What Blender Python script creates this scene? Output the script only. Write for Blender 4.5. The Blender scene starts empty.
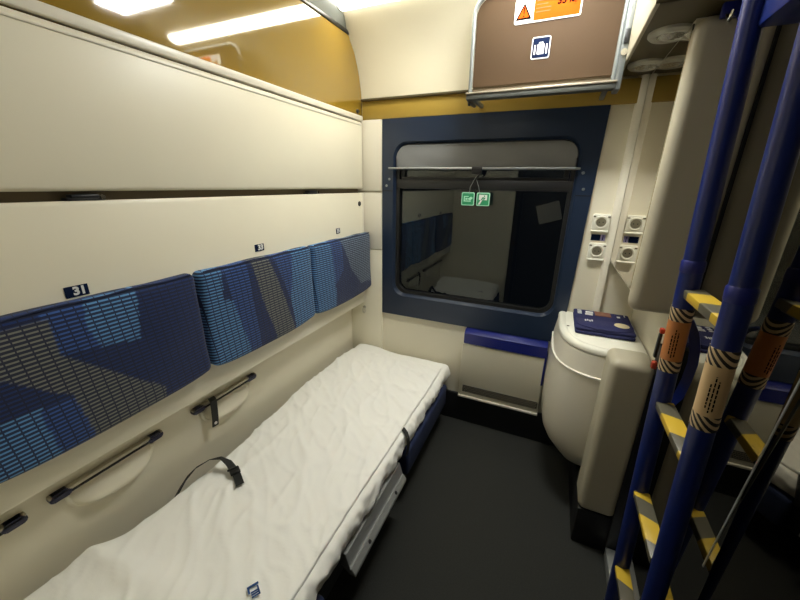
import bpy, bmesh, math, random
from mathutils import Vector, Matrix, noise
random.seed(7)
PI = math.pi
scn = bpy.context.scene
COL = scn.collection

# ------------------------------------------------------------------ materials
def lin(c):
    c = c / 255.0
    return c / 12.92 if c <= 0.04045 else ((c + 0.055) / 1.055) ** 2.4
def rgb(r, g, b): return (lin(r), lin(g), lin(b), 1.0)

def mat(name, col, rough=0.5, metal=0.0, spec=0.5, coat=0.0, bump=0.0, bscale=200.0, var=0.0, vscale=6.0, emit=None, estr=0.0):
    m = bpy.data.materials.new(name); m.use_nodes = True
    nt = m.node_tree; b = nt.nodes['Principled BSDF']
    b.inputs['Base Color'].default_value = col
    b.inputs['Roughness'].default_value = rough
    b.inputs['Metallic'].default_value = metal
    b.inputs['Specular IOR Level'].default_value = spec
    b.inputs['Coat Weight'].default_value = coat
    tc = nt.nodes.new('ShaderNodeTexCoord')
    if var > 0:
        n = nt.nodes.new('ShaderNodeTexNoise'); n.inputs['Scale'].default_value = vscale; n.inputs['Detail'].default_value = 4
        nt.links.new(tc.outputs['Object'], n.inputs['Vector'])
        mx = nt.nodes.new('ShaderNodeMix'); mx.data_type = 'RGBA'
        nt.links.new(n.outputs['Fac'], mx.inputs['Factor'])
        mx.inputs['A'].default_value = tuple(c * (1 - var) for c in col[:3]) + (1,)
        mx.inputs['B'].default_value = tuple(min(1, c * (1 + var)) for c in col[:3]) + (1,)
        nt.links.new(mx.outputs['Result'], b.inputs['Base Color'])
    if bump > 0:
        n2 = nt.nodes.new('ShaderNodeTexNoise'); n2.inputs['Scale'].default_value = bscale; n2.inputs['Detail'].default_value = 3
        nt.links.new(tc.outputs['Object'], n2.inputs['Vector'])
        bp = nt.nodes.new('ShaderNodeBump'); bp.inputs['Strength'].default_value = bump; bp.inputs['Distance'].default_value = 0.004
        nt.links.new(n2.outputs['Fac'], bp.inputs['Height'])
        nt.links.new(bp.outputs['Normal'], b.inputs['Normal'])
    if emit:
        b.inputs['Emission Color'].default_value = emit
        b.inputs['Emission Strength'].default_value = estr
    return m

M = {}
M['cream'] = mat('cream_laminate', rgb(230, 224, 203), 0.38, var=0.02)
M['cream_wall'] = mat('cream_wall', rgb(230, 223, 201), 0.5, var=0.02)
M['cream_gloss'] = mat('cream_moulding', rgb(228, 222, 206), 0.3)
M['olive'] = mat('olive_lacquer', rgb(142, 114, 38), 0.05, spec=0.9, coat=0.7)
M['olive_matt'] = mat('olive_band', rgb(166, 138, 58), 0.45)
M['olive_dark'] = mat('olive_grey', rgb(80, 70, 44), 0.45)
M['brown'] = mat('brown_flap', rgb(74, 57, 40), 0.6, spec=0.15, var=0.03)
M['greymetal'] = mat('grey_metal', rgb(140, 145, 145), 0.38, 0.6)
M['alu'] = mat('aluminium', rgb(172, 174, 172), 0.4, 0.45, bump=0.1, bscale=300)
M['chrome'] = mat('chrome', rgb(210, 210, 205), 0.15, 1.0)
M['navy'] = mat('navy_frame', rgb(30, 43, 64), 0.3, var=0.03)
M['black'] = mat('black_rubber', rgb(14, 14, 15), 0.5)
M['dark'] = mat('dark_frame', rgb(30, 31, 33), 0.4)
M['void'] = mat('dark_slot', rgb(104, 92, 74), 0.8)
M['blue'] = mat('blue_lacquer', rgb(10, 32, 104), 0.34, spec=0.6)
M['blueplastic'] = mat('blue_plastic', rgb(22, 32, 112), 0.35)
M['indigo'] = mat('indigo_plastic', rgb(26, 26, 62), 0.35)
M['taupe'] = mat('taupe_panel', rgb(184, 177, 156), 0.4)
M['carpet'] = mat('dark_carpet', rgb(46, 47, 44), 0.95, bump=1.0, bscale=420, var=0.35, vscale=160)
M['sheet'] = mat('white_sheet', rgb(246, 245, 239), 0.85, bump=0.15, bscale=60)
M['webbing'] = mat('black_webbing', rgb(22, 23, 20), 0.7, bump=0.4, bscale=600)
M['blind'] = mat('grey_blind', rgb(120, 121, 122), 0.75, var=0.05, vscale=12)
M['grille'] = mat('dark_grille', rgb(32, 30, 28), 0.5)
M['grillebar'] = mat('grille_web', rgb(150, 142, 122), 0.5)
M['white'] = mat('white_plastic', rgb(236, 234, 220), 0.35)
M['sockwell'] = mat('socket_well', rgb(120, 114, 96), 0.4)
M['ink'] = mat('white_ink', rgb(226, 226, 222), 0.7, spec=0.1)
M['black_ink'] = mat('black_ink', rgb(16, 13, 12), 0.8, spec=0.0)
M['orange'] = mat('orange_print', rgb(206, 80, 14), 0.7, spec=0.05)
M['navyprint'] = mat('navy_print', rgb(18, 30, 58), 0.7, spec=0.05)
M['lilac'] = mat('lilac_print', rgb(150, 140, 190), 0.5)
M['green'] = mat('green_sign', rgb(36, 140, 92), 0.5)
M['greenlt'] = mat('pale_green_sign', rgb(170, 225, 195), 0.5)
M['pouch'] = mat('navy_cloth', rgb(30, 34, 84), 0.75, bump=0.3, bscale=500, var=0.1)
M['photo'] = mat('brown_print', rgb(130, 88, 70), 0.5, var=0.4, vscale=30)
M['badge'] = mat('beige_badge', rgb(214, 200, 160), 0.5)
M['red'] = mat('red_plastic', rgb(176, 60, 34), 0.4)
M['paper'] = mat('white_paper', rgb(232, 228, 215), 0.8)
M['kraft_orange'] = mat('orange_sleeve', rgb(198, 126, 68), 0.5)
M['kraft'] = mat('beige_sleeve', rgb(218, 186, 140), 0.5)
M['seatfabric'] = mat('navy_upholstery', rgb(34, 46, 80), 0.9, bump=0.5, bscale=300, var=0.3, vscale=150)
M['wood'] = mat('dark_door', rgb(60, 56, 48), 0.5)
M['spot'] = mat('satin_grey', rgb(186, 184, 172), 0.35, 0.3)
M['rail_shade'] = mat('shaded_rail_metal', rgb(92, 94, 90), 0.4, 0.4)  # rail metal darkened to stand for its shaded face
M['recess'] = mat('dark_reflector', rgb(70, 66, 54), 0.3, 0.5)
M['railtone'] = mat('rail_satin', rgb(176, 168, 150), 0.35, 0.4)
M['lamp'] = mat('lamp_diffuser', rgb(255, 244, 214), 0.5, emit=(1.0, 0.96, 0.80, 1), estr=27)
M['lamp2'] = mat('cool_lamp_diffuser', rgb(235, 245, 255), 0.5, emit=(0.97, 0.98, 0.93, 1), estr=84)

M['fill_lamp'] = mat('fill_lamp_diffuser', rgb(235, 245, 255), 0.5, emit=(0.95, 0.97, 1.0, 1), estr=7)  # glow of the added fill lamp

def mirror_mat():
    m = bpy.data.materials.new('tinted_mirror'); m.use_nodes = True
    nt = m.node_tree; b = nt.nodes['Principled BSDF']
    b.inputs['Base Color'].default_value = (0.23, 0.215, 0.18, 1)
    b.inputs['Metallic'].default_value = 1.0; b.inputs['Roughness'].default_value = 0.02
    return m
M['mirror_dark'] = mirror_mat()
m = bpy.data.materials.new('clear_mirror'); m.use_nodes = True
b = m.node_tree.nodes['Principled BSDF']; b.inputs['Base Color'].default_value = (0.66, 0.61, 0.52, 1); b.inputs['Metallic'].default_value = 1; b.inputs['Roughness'].default_value = 0.02
M['mirror'] = m

def glass_mat():
    m = bpy.data.materials.new('window_glass'); m.use_nodes = True
    nt = m.node_tree; nt.nodes.clear()
    out = nt.nodes.new('ShaderNodeOutputMaterial'); mx = nt.nodes.new('ShaderNodeMixShader')
    tr = nt.nodes.new('ShaderNodeBsdfTransparent'); tr.inputs['Color'].default_value = (0.55, 0.6, 0.58, 1)
    gl = nt.nodes.new('ShaderNodeBsdfGlossy'); gl.inputs['Roughness'].default_value = 0.012; gl.inputs['Color'].default_value = (0.95, 0.97, 0.95, 1)
    fr = nt.nodes.new('ShaderNodeFresnel'); fr.inputs['IOR'].default_value = 1.7
    nt.links.new(fr.outputs['Fac'], mx.inputs['Fac']); nt.links.new(tr.outputs[0], mx.inputs[1]); nt.links.new(gl.outputs[0], mx.inputs[2])
    nt.links.new(mx.outputs[0], out.inputs['Surface'])
    return m
M['glass'] = glass_mat()

def striped(name, ca, cb, ang_axes, freq, rough=0.5, duty=0.5):
    """diagonal two-colour stripes along a direction in object space"""
    m = bpy.data.materials.new(name); m.use_nodes = True
    nt = m.node_tree; b = nt.nodes['Principled BSDF']; b.inputs['Roughness'].default_value = rough
    tc = nt.nodes.new('ShaderNodeTexCoord')
    dp = nt.nodes.new('ShaderNodeVectorMath'); dp.operation = 'DOT_PRODUCT'; dp.inputs[1].default_value = ang_axes
    nt.links.new(tc.outputs['Object'], dp.inputs[0])
    mu = nt.nodes.new('ShaderNodeMath'); mu.operation = 'MULTIPLY'; mu.inputs[1].default_value = freq
    nt.links.new(dp.outputs['Value'], mu.inputs[0])
    fr = nt.nodes.new('ShaderNodeMath'); fr.operation = 'FRACT'; nt.links.new(mu.outputs[0], fr.inputs[0])
    gt = nt.nodes.new('ShaderNodeMath'); gt.operation = 'GREATER_THAN'; gt.inputs[1].default_value = duty
    nt.links.new(fr.outputs[0], gt.inputs[0])
    mx = nt.nodes.new('ShaderNodeMix'); mx.data_type = 'RGBA'; mx.inputs['A'].default_value = ca; mx.inputs['B'].default_value = cb
    nt.links.new(gt.outputs[0], mx.inputs['Factor']); nt.links.new(mx.outputs['Result'], b.inputs['Base Color'])
    return m
M['hazard'] = striped('yellow_grey_tape', rgb(206, 172, 52), rgb(92, 88, 74), (0.6, 1, 0.4), 6.0, 0.4, 0.55)
M['bandstripe'] = striped('black_beige_band', rgb(216, 190, 150), rgb(34, 24, 24), (0.75, -0.9, 1.0), 58, 0.5)

def cushion_mat():
    m = bpy.data.materials.new('seat_fabric'); m.use_nodes = True
    nt = m.node_tree; b = nt.nodes['Principled BSDF']; b.inputs['Roughness'].default_value = 0.9
    b.inputs['Sheen Weight'].default_value = 0.15
    at_ = nt.nodes.new('ShaderNodeAttribute'); at_.attribute_name = 'zone'
    tc = nt.nodes.new('ShaderNodeTexCoord'); sp = nt.nodes.new('ShaderNodeSeparateXYZ'); cb = nt.nodes.new('ShaderNodeCombineXYZ')
    nt.links.new(tc.outputs['Object'], sp.inputs[0]); nt.links.new(sp.outputs['Y'], cb.inputs['X']); nt.links.new(sp.outputs['Z'], cb.inputs['Y'])
    def mth(op, a_, b_=None):
        n_ = nt.nodes.new('ShaderNodeMath'); n_.operation = op
        for i_, q_ in enumerate((a_, b_)):
            if q_ is None: continue
            if isinstance(q_, (int, float)): n_.inputs[i_].default_value = q_
            else: nt.links.new(q_, n_.inputs[i_])
        return n_.outputs[0]
    rv = mth('MULTIPLY', sp.outputs['Z'], 1 / 0.0115); rowid = mth('FLOOR', rv); rowm = mth('LESS_THAN', mth('FRACT', rv), 0.40)
    cvv = mth('ADD', mth('MULTIPLY', sp.outputs['Y'], 1 / 0.027), mth('MULTIPLY', rowid, 0.03)); colm = mth('LESS_THAN', mth('FRACT', cvv), 0.88)
    dash = mth('MULTIPLY', rowm, colm); gap = mth('SUBTRACT', 1.0, dash)
    mx = nt.nodes.new('ShaderNodeMix'); mx.data_type = 'RGBA'
    dk = nt.nodes.new('ShaderNodeMix'); dk.data_type = 'RGBA'; dk.inputs['Factor'].default_value = 0.93
    nt.links.new(at_.outputs['Color'], dk.inputs['A']); dk.inputs['B'].default_value = rgb(12, 20, 52)
    nt.links.new(gap, mx.inputs['Factor']); nt.links.new(at_.outputs['Color'], mx.inputs['A']); nt.links.new(dk.outputs['Result'], mx.inputs['B'])
    nt.links.new(mx.outputs['Result'], b.inputs['Base Color'])
    bp = nt.nodes.new('ShaderNodeBump'); bp.inputs['Strength'].default_value = 0.5; bp.inputs['Distance'].default_value = 0.003; bp.invert = True
    nt.links.new(gap, bp.inputs['Height']); nt.links.new(bp.outputs['Normal'], b.inputs['Normal'])
    return m
M['seat'] = cushion_mat()

# ------------------------------------------------------------------ mesh helpers
class MB:
    def __init__(s): s.bm = bmesh.new()
    def _add(s, t):
        bmesh.ops.recalc_face_normals(t, faces=t.faces)
        me = bpy.data.meshes.new('tmp'); t.to_mesh(me); t.free(); s.bm.from_mesh(me); bpy.data.meshes.remove(me); return s
    def box(s, x0, x1, y0, y1, z0, z1, bev=0.0, seg=2, rot=None, pivot=None):
        t = bmesh.new(); bmesh.ops.create_cube(t, size=1)
        for v in t.verts: v.co = Vector(((x0 + x1) / 2 + v.co.x * (x1 - x0), (y0 + y1) / 2 + v.co.y * (y1 - y0), (z0 + z1) / 2 + v.co.z * (z1 - z0)))
        if bev > 0: bmesh.ops.bevel(t, geom=t.edges[:], offset=bev, segments=seg, profile=0.5, affect='EDGES')
        if rot is not None: s._rot(t, rot, pivot or Vector(((x0 + x1) / 2, (y0 + y1) / 2, (z0 + z1) / 2)))
        return s._add(t)
    def _rot(s, t, rot, p):
        p = Vector(p)
        for v in t.verts: v.co = rot @ (v.co - p) + p
    def prism(s, poly, axis, a0, a1, bev=0.0, seg=2):
        """poly: list of 2D points; axis: 0 -> (y,z), 1 -> (x,z), 2 -> (x,y)"""
        def P(p, a):
            return {0: (a, p[0], p[1]), 1: (p[0], a, p[1]), 2: (p[0], p[1], a)}[axis]
        t = bmesh.new()
        A = [t.verts.new(P(p, a0)) for p in poly]; B = [t.verts.new(P(p, a1)) for p in poly]
        f0 = t.faces.new(A); f1 = t.faces.new(B[::-1]); n = len(poly)
        for i in range(n): t.faces.new((A[i], B[i], B[(i + 1) % n], A[(i + 1) % n]))
        if bev > 0:
            es = list(set(list(f0.edges) + list(f1.edges)))
            bmesh.ops.bevel(t, geom=es, offset=bev, segments=seg, profile=0.5, affect='EDGES')
        return s._add(t)
    def loft(s, loops, caps=True):
        t = bmesh.new(); L = [[t.verts.new(p) for p in lp] for lp in loops]; n = len(L[0])
        for a, b_ in zip(L, L[1:]):
            for i in range(n): t.faces.new((a[i], a[(i + 1) % n], b_[(i + 1) % n], b_[i]))
        if caps: t.faces.new(L[0][::-1]); t.faces.new(L[-1])
        return s._add(t)
    def tube(s, pts, r, n=12, closed=False):
        pts = [Vector(p) for p in pts]; t = bmesh.new(); rings = []
        N = len(pts); up = None
        for i, p in enumerate(pts):
            if closed: d = (pts[(i + 1) % N] - pts[i - 1]).normalized()
            else: d = (pts[min(i + 1, N - 1)] - pts[max(i - 1, 0)]).normalized()
            if up is None:
                up = Vector((0, 0, 1)) if abs(d.z) < 0.9 else Vector((0, 1, 0))
            u = (up - up.dot(d) * d).normalized(); w = d.cross(u); up = u
            rr = r[i] if isinstance(r, (list, tuple)) else r
            rings.append([t.verts.new(p + rr * (math.cos(2 * PI * k / n) * u + math.sin(2 * PI * k / n) * w)) for k in range(n)])
        M_ = N if closed else N - 1
        for i in range(M_):
            a, b_ = rings[i], rings[(i + 1) % N]
            for k in range(n): t.faces.new((a[k], a[(k + 1) % n], b_[(k + 1) % n], b_[k]))
        if not closed: t.faces.new(rings[0][::-1]); t.faces.new(rings[-1])
        return s._add(t)
    def ribbon(s, pts, wdir, w, th=0.002):
        """a thin strap through pts, width w along wdir (vector or list)"""
        pts = [Vector(p) for p in pts]; t = bmesh.new(); N = len(pts); rings = []
        for i, p in enumerate(pts):
            d = (pts[min(i + 1, N - 1)] - pts[max(i - 1, 0)]).normalized()
            wd = Vector(wdir[i] if isinstance(wdir, list) else wdir); wd = (wd - wd.dot(d) * d).normalized(); nn = d.cross(wd)
            rings.append([t.verts.new(p + a * wd * w / 2 + b_ * nn * th / 2) for a, b_ in ((-1, -1), (1, -1), (1, 1), (-1, 1))])
        for a, b_ in zip(rings, rings[1:]):
            for k in range(4): t.faces.new((a[k], a[(k + 1) % 4], b_[(k + 1) % 4], b_[k]))
        t.faces.new(rings[0][::-1]); t.faces.new(rings[-1])
        return s._add(t)
    def lathe(s, prof, origin, axis, n=28):
        """prof: list of (r, h) turned about axis through origin"""
        ax = Vector(axis).normalized(); u = ax.orthogonal().normalized(); w = ax.cross(u); o = Vector(origin); t = bmesh.new(); rings = []
        for r, h in prof:
            if r < 1e-6: rings.append([t.verts.new(o + h * ax)])
            else: rings.append([t.verts.new(o + h * ax + r * (math.cos(2 * PI * k / n) * u + math.sin(2 * PI * k / n) * w)) for k in range(n)])
        for a, b_ in zip(rings, rings[1:]):
            if len(a) == 1 and len(b_) == 1: continue
            for k in range(n):
                k2 = (k + 1) % n
                if len(a) == 1: t.faces.new((a[0], b_[k2], b_[k]))
                elif len(b_) == 1: t.faces.new((a[k], a[k2], b_[0]))
                else: t.faces.new((a[k], a[k2], b_[k2], b_[k]))
        if len(rings[0]) > 1: t.faces.new(rings[0][::-1])
        if len(rings[-1]) > 1: t.faces.new(rings[-1])
        return s._add(t)
    def grid(s, fn, nu, nv, thick=0.0):
        t = bmesh.new(); V = [[t.verts.new(fn(i / nu, j / nv)) for j in range(nv + 1)] for i in range(nu + 1)]
        for i in range(nu):
            for j in range(nv): t.faces.new((V[i][j], V[i + 1][j], V[i + 1][j + 1], V[i][j + 1]))
        if thick:
            bmesh.ops.recalc_face_normals(t, faces=t.faces)
            bmesh.ops.solidify(t, geom=t.faces[:], thickness=thick)
        return s._add(t)
    def softbox(s, c, h, r, nx, ny, nz, fn=None):
        """finely divided rounded box; fn(point) -> point deforms it"""
        t = bmesh.new(); c = Vector(c); h = Vector(h); cache = {}
        def vert(p):
            k = tuple(round(q, 5) for q in p)
            if k not in cache:
                P = Vector((p[0] * h.x, p[1] * h.y, p[2] * h.z))
                I = Vector([max(-(h[i] - r), min(h[i] - r, P[i])) for i in range(3)]); D = P - I
                if D.length > 1e-9: P = I + D.normalized() * r
                P = P + c
                cache[k] = t.verts.new(fn(P) if fn else P)
            return cache[k]
        def face(ax, sg):
            a, b_ = [(1, 2), (2, 0), (0, 1)][ax]; n = (nx, ny, nz); na, nb = n[a], n[b_]
            def pt(i, j):
                p = [0, 0, 0]; p[ax] = sg; p[a] = -1 + 2 * i / na; p[b_] = -1 + 2 * j / nb; return vert(p)
            for i in range(na):
                for j in range(nb):
                    q = [pt(i, j), pt(i + 1, j), pt(i + 1, j + 1), pt(i, j + 1)]
                    if len(set(q)) == 4: t.faces.new(q)
        for ax in range(3):
            for sg in (-1, 1): face(ax, sg)
        return s._add(t)
    def plate_hole(s, outer, inner, y, yback, inner2=None, yin=None):
        """xz plate with one opening: front at y, lip sloping to inner2 at yin, then back to yback"""
        t = bmesh.new()
        O = [t.verts.new((p[0], y, p[1])) for p in outer]; I = [t.verts.new((p[0], y, p[1])) for p in inner]
        eo = [t.edges.new((O[i], O[(i + 1) % len(O)])) for i in range(len(O))]
        ei = [t.edges.new((I[i], I[(i + 1) % len(I)])) for i in range(len(I))]
        bmesh.ops.triangle_fill(t, edges=eo + ei, use_beauty=True, use_dissolve=False)
        OB = [t.verts.new((p[0], yback, p[1])) for p in outer]
        for i in range(len(O)): j = (i + 1) % len(O); t.faces.new((O[i], O[j], OB[j], OB[i]))
        cur = I
        for pts, yy in ((inner2 or inner, yin if yin is not None else yback), (inner2 or inner, yback)):
            nx = [t.verts.new((p[0], yy, p[1])) for p in pts]
            for i in range(len(nx)): j = (i + 1) % len(nx); t.faces.new((cur[i], nx[i], nx[j], cur[j]))
            cur = nx
        return s._add(t)
    def build(s, name, m, parent=None, loc=None, sharp=35, kind=None, attr=None):
        me = bpy.data.meshes.new(name)
        off = Vector(loc) if loc is not None else root_loc(parent)
        bmesh.ops.transform(s.bm, matrix=Matrix.Translation(-off), verts=s.bm.verts)
        s.bm.to_mesh(me); s.bm.free()
        for p in me.polygons: p.use_smooth = True
        me.set_sharp_from_angle(angle=math.radians(sharp))
        me.materials.append(m)
        o = bpy.data.objects.new(name, me); COL.objects.link(o)
        if parent is not None: o.parent = parent
        elif loc is not None: o.location = loc
        if kind: o['kind'] = kind
        return o

def root_loc(p):
    v = Vector((0, 0, 0))
    while p is not None: v += p.location; p = p.parent
    return v

def tag(o, label, cat, group=None):
    o['label'] = label; o['category'] = cat
    if group: o['group'] = group
    return o
def thing(name, label, cat, loc, group=None):
    o = bpy.data.objects.new(name, None); COL.objects.link(o); o.location = loc; o.empty_display_size = 0.05
    return tag(o, label, cat, group)
def struct_root(name, loc):
    o = bpy.data.objects.new(name, None); COL.objects.link(o); o.location = loc; o['kind'] = 'structure'; return o

def rrect(x0, x1, z0, z1, r, n=8):
    P = []
    for cx, cz, a0 in ((x1 - r, z1 - r, 0), (x0 + r, z1 - r, 90), (x0 + r, z0 + r, 180), (x1 - r, z0 + r, 270)):
        for k in range(n + 1):
            a = math.radians(a0 + 90 * k / n); P.append((cx + r * math.cos(a), cz + r * math.sin(a)))
    return P

def text(name, body, size, mtx, m, parent, ext=0.0004, align='CENTER', bold=0.0):
    cu = bpy.data.curves.new(name, 'FONT'); cu.body = body; cu.size = size; cu.extrude = ext; cu.align_x = align; cu.align_y = 'CENTER'; cu.offset = bold
    tmp = bpy.data.objects.new('tmp_text', cu); COL.objects.link(tmp)
    dg = bpy.context.evaluated_depsgraph_get(); dg.update()
    me = bpy.data.meshes.new_from_object(tmp.evaluated_get(dg)); bpy.data.objects.remove(tmp); bpy.data.curves.remove(cu)
    me.transform(Matrix.Translation(-root_loc(parent)) @ mtx); me.materials.clear(); me.materials.append(m); me.name = name
    o = bpy.data.objects.new(name, me); COL.objects.link(o); o.parent = parent; return o
def frame_mtx(o, xd, yd):
    xd = Vector(xd).normalized(); yd = Vector(yd); yd = (yd - yd.dot(xd) * xd).normalized(); zd = xd.cross(yd)
    m_ = Matrix.Identity(4)
    for i in range(3): m_[i][0] = xd[i]; m_[i][1] = yd[i]; m_[i][2] = zd[i]; m_[i][3] = o[i]
    return m_

# ------------------------------------------------------------------ the room shell
YB = -0.75
ZC = 2.56
MB().box(-1.40, 0.70, YB - 0.05, 2.25, -0.05, 0.0).build('floor', M['carpet'], kind='structure')
MB().box(-1.40, 0.70, YB - 0.05, 1.62, ZC, ZC + 0.05).build('ceiling', M['cream_wall'], kind='structure')
MB().box(-1.36, -1.31, YB - 0.05, 2.25, 0.0, ZC).build('wall_left', M['cream_wall'], kind='structure')
MB().box(0.50, 0.70, 0.862, 2.25, 0.0, ZC).box(0.66, 0.70, YB - 0.05, 0.863, 0.0, ZC).build('wall_right', M['olive_dark'], kind='structure')
# window wall: four pieces about the opening, then the roof curve
w = MB()
WY0, WY1 = 2.105, 2.17
w.box(-1.31, -0.99, WY0, WY1, 0, 2.09).box(0.09, 0.50, WY0, WY1, 0, 2.09).box(-0.99, 0.09, WY0, WY1, 0, 0.86).box(-0.99, 0.09, WY0, WY1, 1.88, 2.09)
w.build('wall_window', M['cream_wall'], kind='structure')
roof = [(2.105, 2.09), (2.095, 2.15), (2.07, 2.24), (2.03, 2.32), (1.97, 2.39), (1.89, 2.45), (1.78, 2.50), (1.64, 2.54), (1.50, ZC)]
poly = roof + [(1.50, ZC + 0.05), (2.2, ZC + 0.05), (2.2, 2.09)]
MB().prism(poly, 0, -1.31, 0.50).build('wall_window_roof_curve', M['cream_wall'], kind='structure')
# olive band over the window
MB().box(-1.19, 0.50, 2.088, 2.106, 1.985, 2.088, 0.003).build('trim_1', M['olive_matt'], kind='structure')
MB().box(-1.19, -0.46, 2.070, 2.10, 2.086, 2.098, 0.003).build('trim_2', M['olive_dark'], kind='structure')
# corner post between bunks and window frame
p = struct_root('trim_3', (-1.12, 2.09, 0.40))
MB().box(-1.31, -1.053, 2.086, 2.106, 1.565, 1.985, 0.006).build('post_panel', M['cream_gloss'], p)
MB().box(-1.31, -1.053, 2.086, 2.106, 1.182, 1.555, 0.006).build('post_panel', M['cream_gloss'], p)
MB().box(-1.31, -1.053, 2.086, 2.106, 0.0, 1.176, 0.004).build('post_panel', M['cream'], p)
# skirting under the radiator
MB().box(-1.31, 0.5, 2.085, 2.104, 0.0, 0.215, 0.003).build('baseboard_window', M['dark'], kind='structure')
# olive lacquered wall above the folded bunk, with its top rail and the cove
MB().box(-1.235, -1.20, -0.02, 2.16, 1.95, 2.394).build('wall_left_upper', M['olive'], kind='structure')
MB().box(-1.235, -1.192, -0.02, 1.98, 2.394, 2.412, 0.004).build('trim_4', M['dark'], kind='structure')
MB().prism([(-1.31, 2.412), (-1.195, 2.412), (-1.12, ZC), (-1.31, ZC)], 1, -0.02, 1.95).build('trim_5', M['greymetal'], kind='structure')
# back of the compartment: partition at the foot of the bed, dark door beside it
MB().box(-1.31, -0.46, -0.10, -0.05, 0.0, ZC).build('wall_back_left', M['cream_wall'], kind='structure')
MB().box(-1.31, 0.68, YB - 0.05, YB, 0.0, ZC).build('wall_back', M['olive_dark'], kind='structure')
d = struct_root('door_1', (-0.05, YB, 0))
MB().box(-0.42, 0.36, YB, YB + 0.03, 0.01, 2.0, 0.006).build('door_leaf', M['wood'], d)
MB().box(-0.46, -0.42, YB, YB + 0.05, 0.0, 2.05, 0.004).box(0.36, 0.40, YB, YB + 0.05, 0.0, 2.05, 0.004).box(-0.46, 0.40, YB, YB + 0.05, 2.0, 2.05, 0.004).build('door_frame', M['dark'], d)
hb = MB().tube([(0.28, YB + 0.03, 1.05), (0.28, YB + 0.075, 1.05), (0.17, YB + 0.075, 1.05)], 0.009).build('door_handle', M['chrome'], d)

# ------------------------------------------------------------------ lamps
L = thing('ceiling_light', 'long bright warm strip lamp under the roof above the window', 'lamp', (-0.55, 1.84, 2.50))
def lampprof(r, x):
    return [(x, 1.845 + r * math.cos(a) * 1.5, 2.492 - r * math.sin(a)) for a in [PI * k / 10 for k in range(11)]] + [(x, 1.845 - r * 1.5, 2.505), (x, 1.845 + r * 1.5, 2.505)]
MB().loft([lampprof(0.034, -1.165), lampprof(0.034, 0.04)]).build('diffuser', M['lamp'], L)
MB().loft([lampprof(0.024, -1.20), lampprof(0.036, -1.195), lampprof(0.036, -1.165)]).build('end_cap', M['greymetal'], L)
MB().loft([lampprof(0.036, 0.04), lampprof(0.036, 0.07), lampprof(0.024, 0.075)]).build('end_cap', M['greymetal'], L)
L2 = thing('ceiling_light', 'cool white square lamp in the middle of the ceiling', 'lamp', (-0.13, 1.50, ZC))
MB().box(-0.36, 0.10, 1.41, 1.59, ZC - 0.028, ZC, 0.006).build('housing', M['greymetal'], L2)
MB().box(-0.34, 0.08, 1.425, 1.575, ZC - 0.034, ZC - 0.027, 0.003).build('diffuser', M['lamp2'], L2)

fill_light = thing('ceiling_light', 'added cool white fill lamp on the ceiling towards the door', 'lamp', (-0.55, 0.35, ZC))  # added fill lamp, lifts the left wall and the near bed
MB().box(-0.72, -0.38, 0.24, 0.46, ZC - 0.028, ZC, 0.006).build('housing', M['greymetal'], fill_light)
MB().box(-0.70, -0.40, 0.26, 0.44, ZC - 0.034, ZC - 0.027, 0.003).build('diffuser', M['fill_lamp'], fill_light)

# ------------------------------------------------------------------ folded upper bunk
B = thing('folded_bunk', 'long cream upper bunk folded flat against the left wall below the olive panel', 'bunk', (-1.25, 1.0, 1.58))
MB().box(-1.29, -1.183, -0.03, 2.075, 1.578, 1.972, 0.012, 3).build('bunk_panel', M['cream'], B)
MB().box(-1.20, -1.179, -0.03, 2.06, 1.950, 1.958, 0.003).build('moulding', M['cream_gloss'], B)
MB().box(-1.29, -1.178, -0.03, 2.075, 1.976, 2.004, 0.004, 3).build('top_rail', M['cream_gloss'], B)
MB().lathe([(0.0, 0.01), (0.010, 0.01), (0.013, 0.0), (0.0, 0.0)], (-1.199, 2.045, 2.028), (1, 0, 0), 16).build('peg', M['dark'], B)
# dark slot between the bunks, with two latches in it
MB().box(-1.305, -1.225, -0.03, 2.075, 1.54, 1.59).build('trim_6', M['void'], kind='structure')
def latch(y, label):
    t = thing('bunk_latch', label, 'latch', (-1.215, y, 1.553), 'latches in the slot between the bunks')
    MB().box(-1.228, -1.195, y - 0.045, y + 0.045, 1.553, 1.560, 0.002).build('keeper_plate', M['dark'], t)
    MB().box(-1.222, -1.192, y - 0.035, y + 0.030, 1.560, 1.569, 0.003).build('bolt', M['dark'], t)
    MB().lathe([(0.0, 0.004), (0.006, 0.004), (0.007, 0.0), (0.0, 0)], (-1.195, y + 0.038, 1.562), (1, 0, 0), 12).build('screw', M['chrome'], t)
latch(0.555, 'black metal latch in the slot, above the nearest seat number plate')
latch(1.56, 'small dark latch in the slot, over the middle and farthest cushions')

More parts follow.
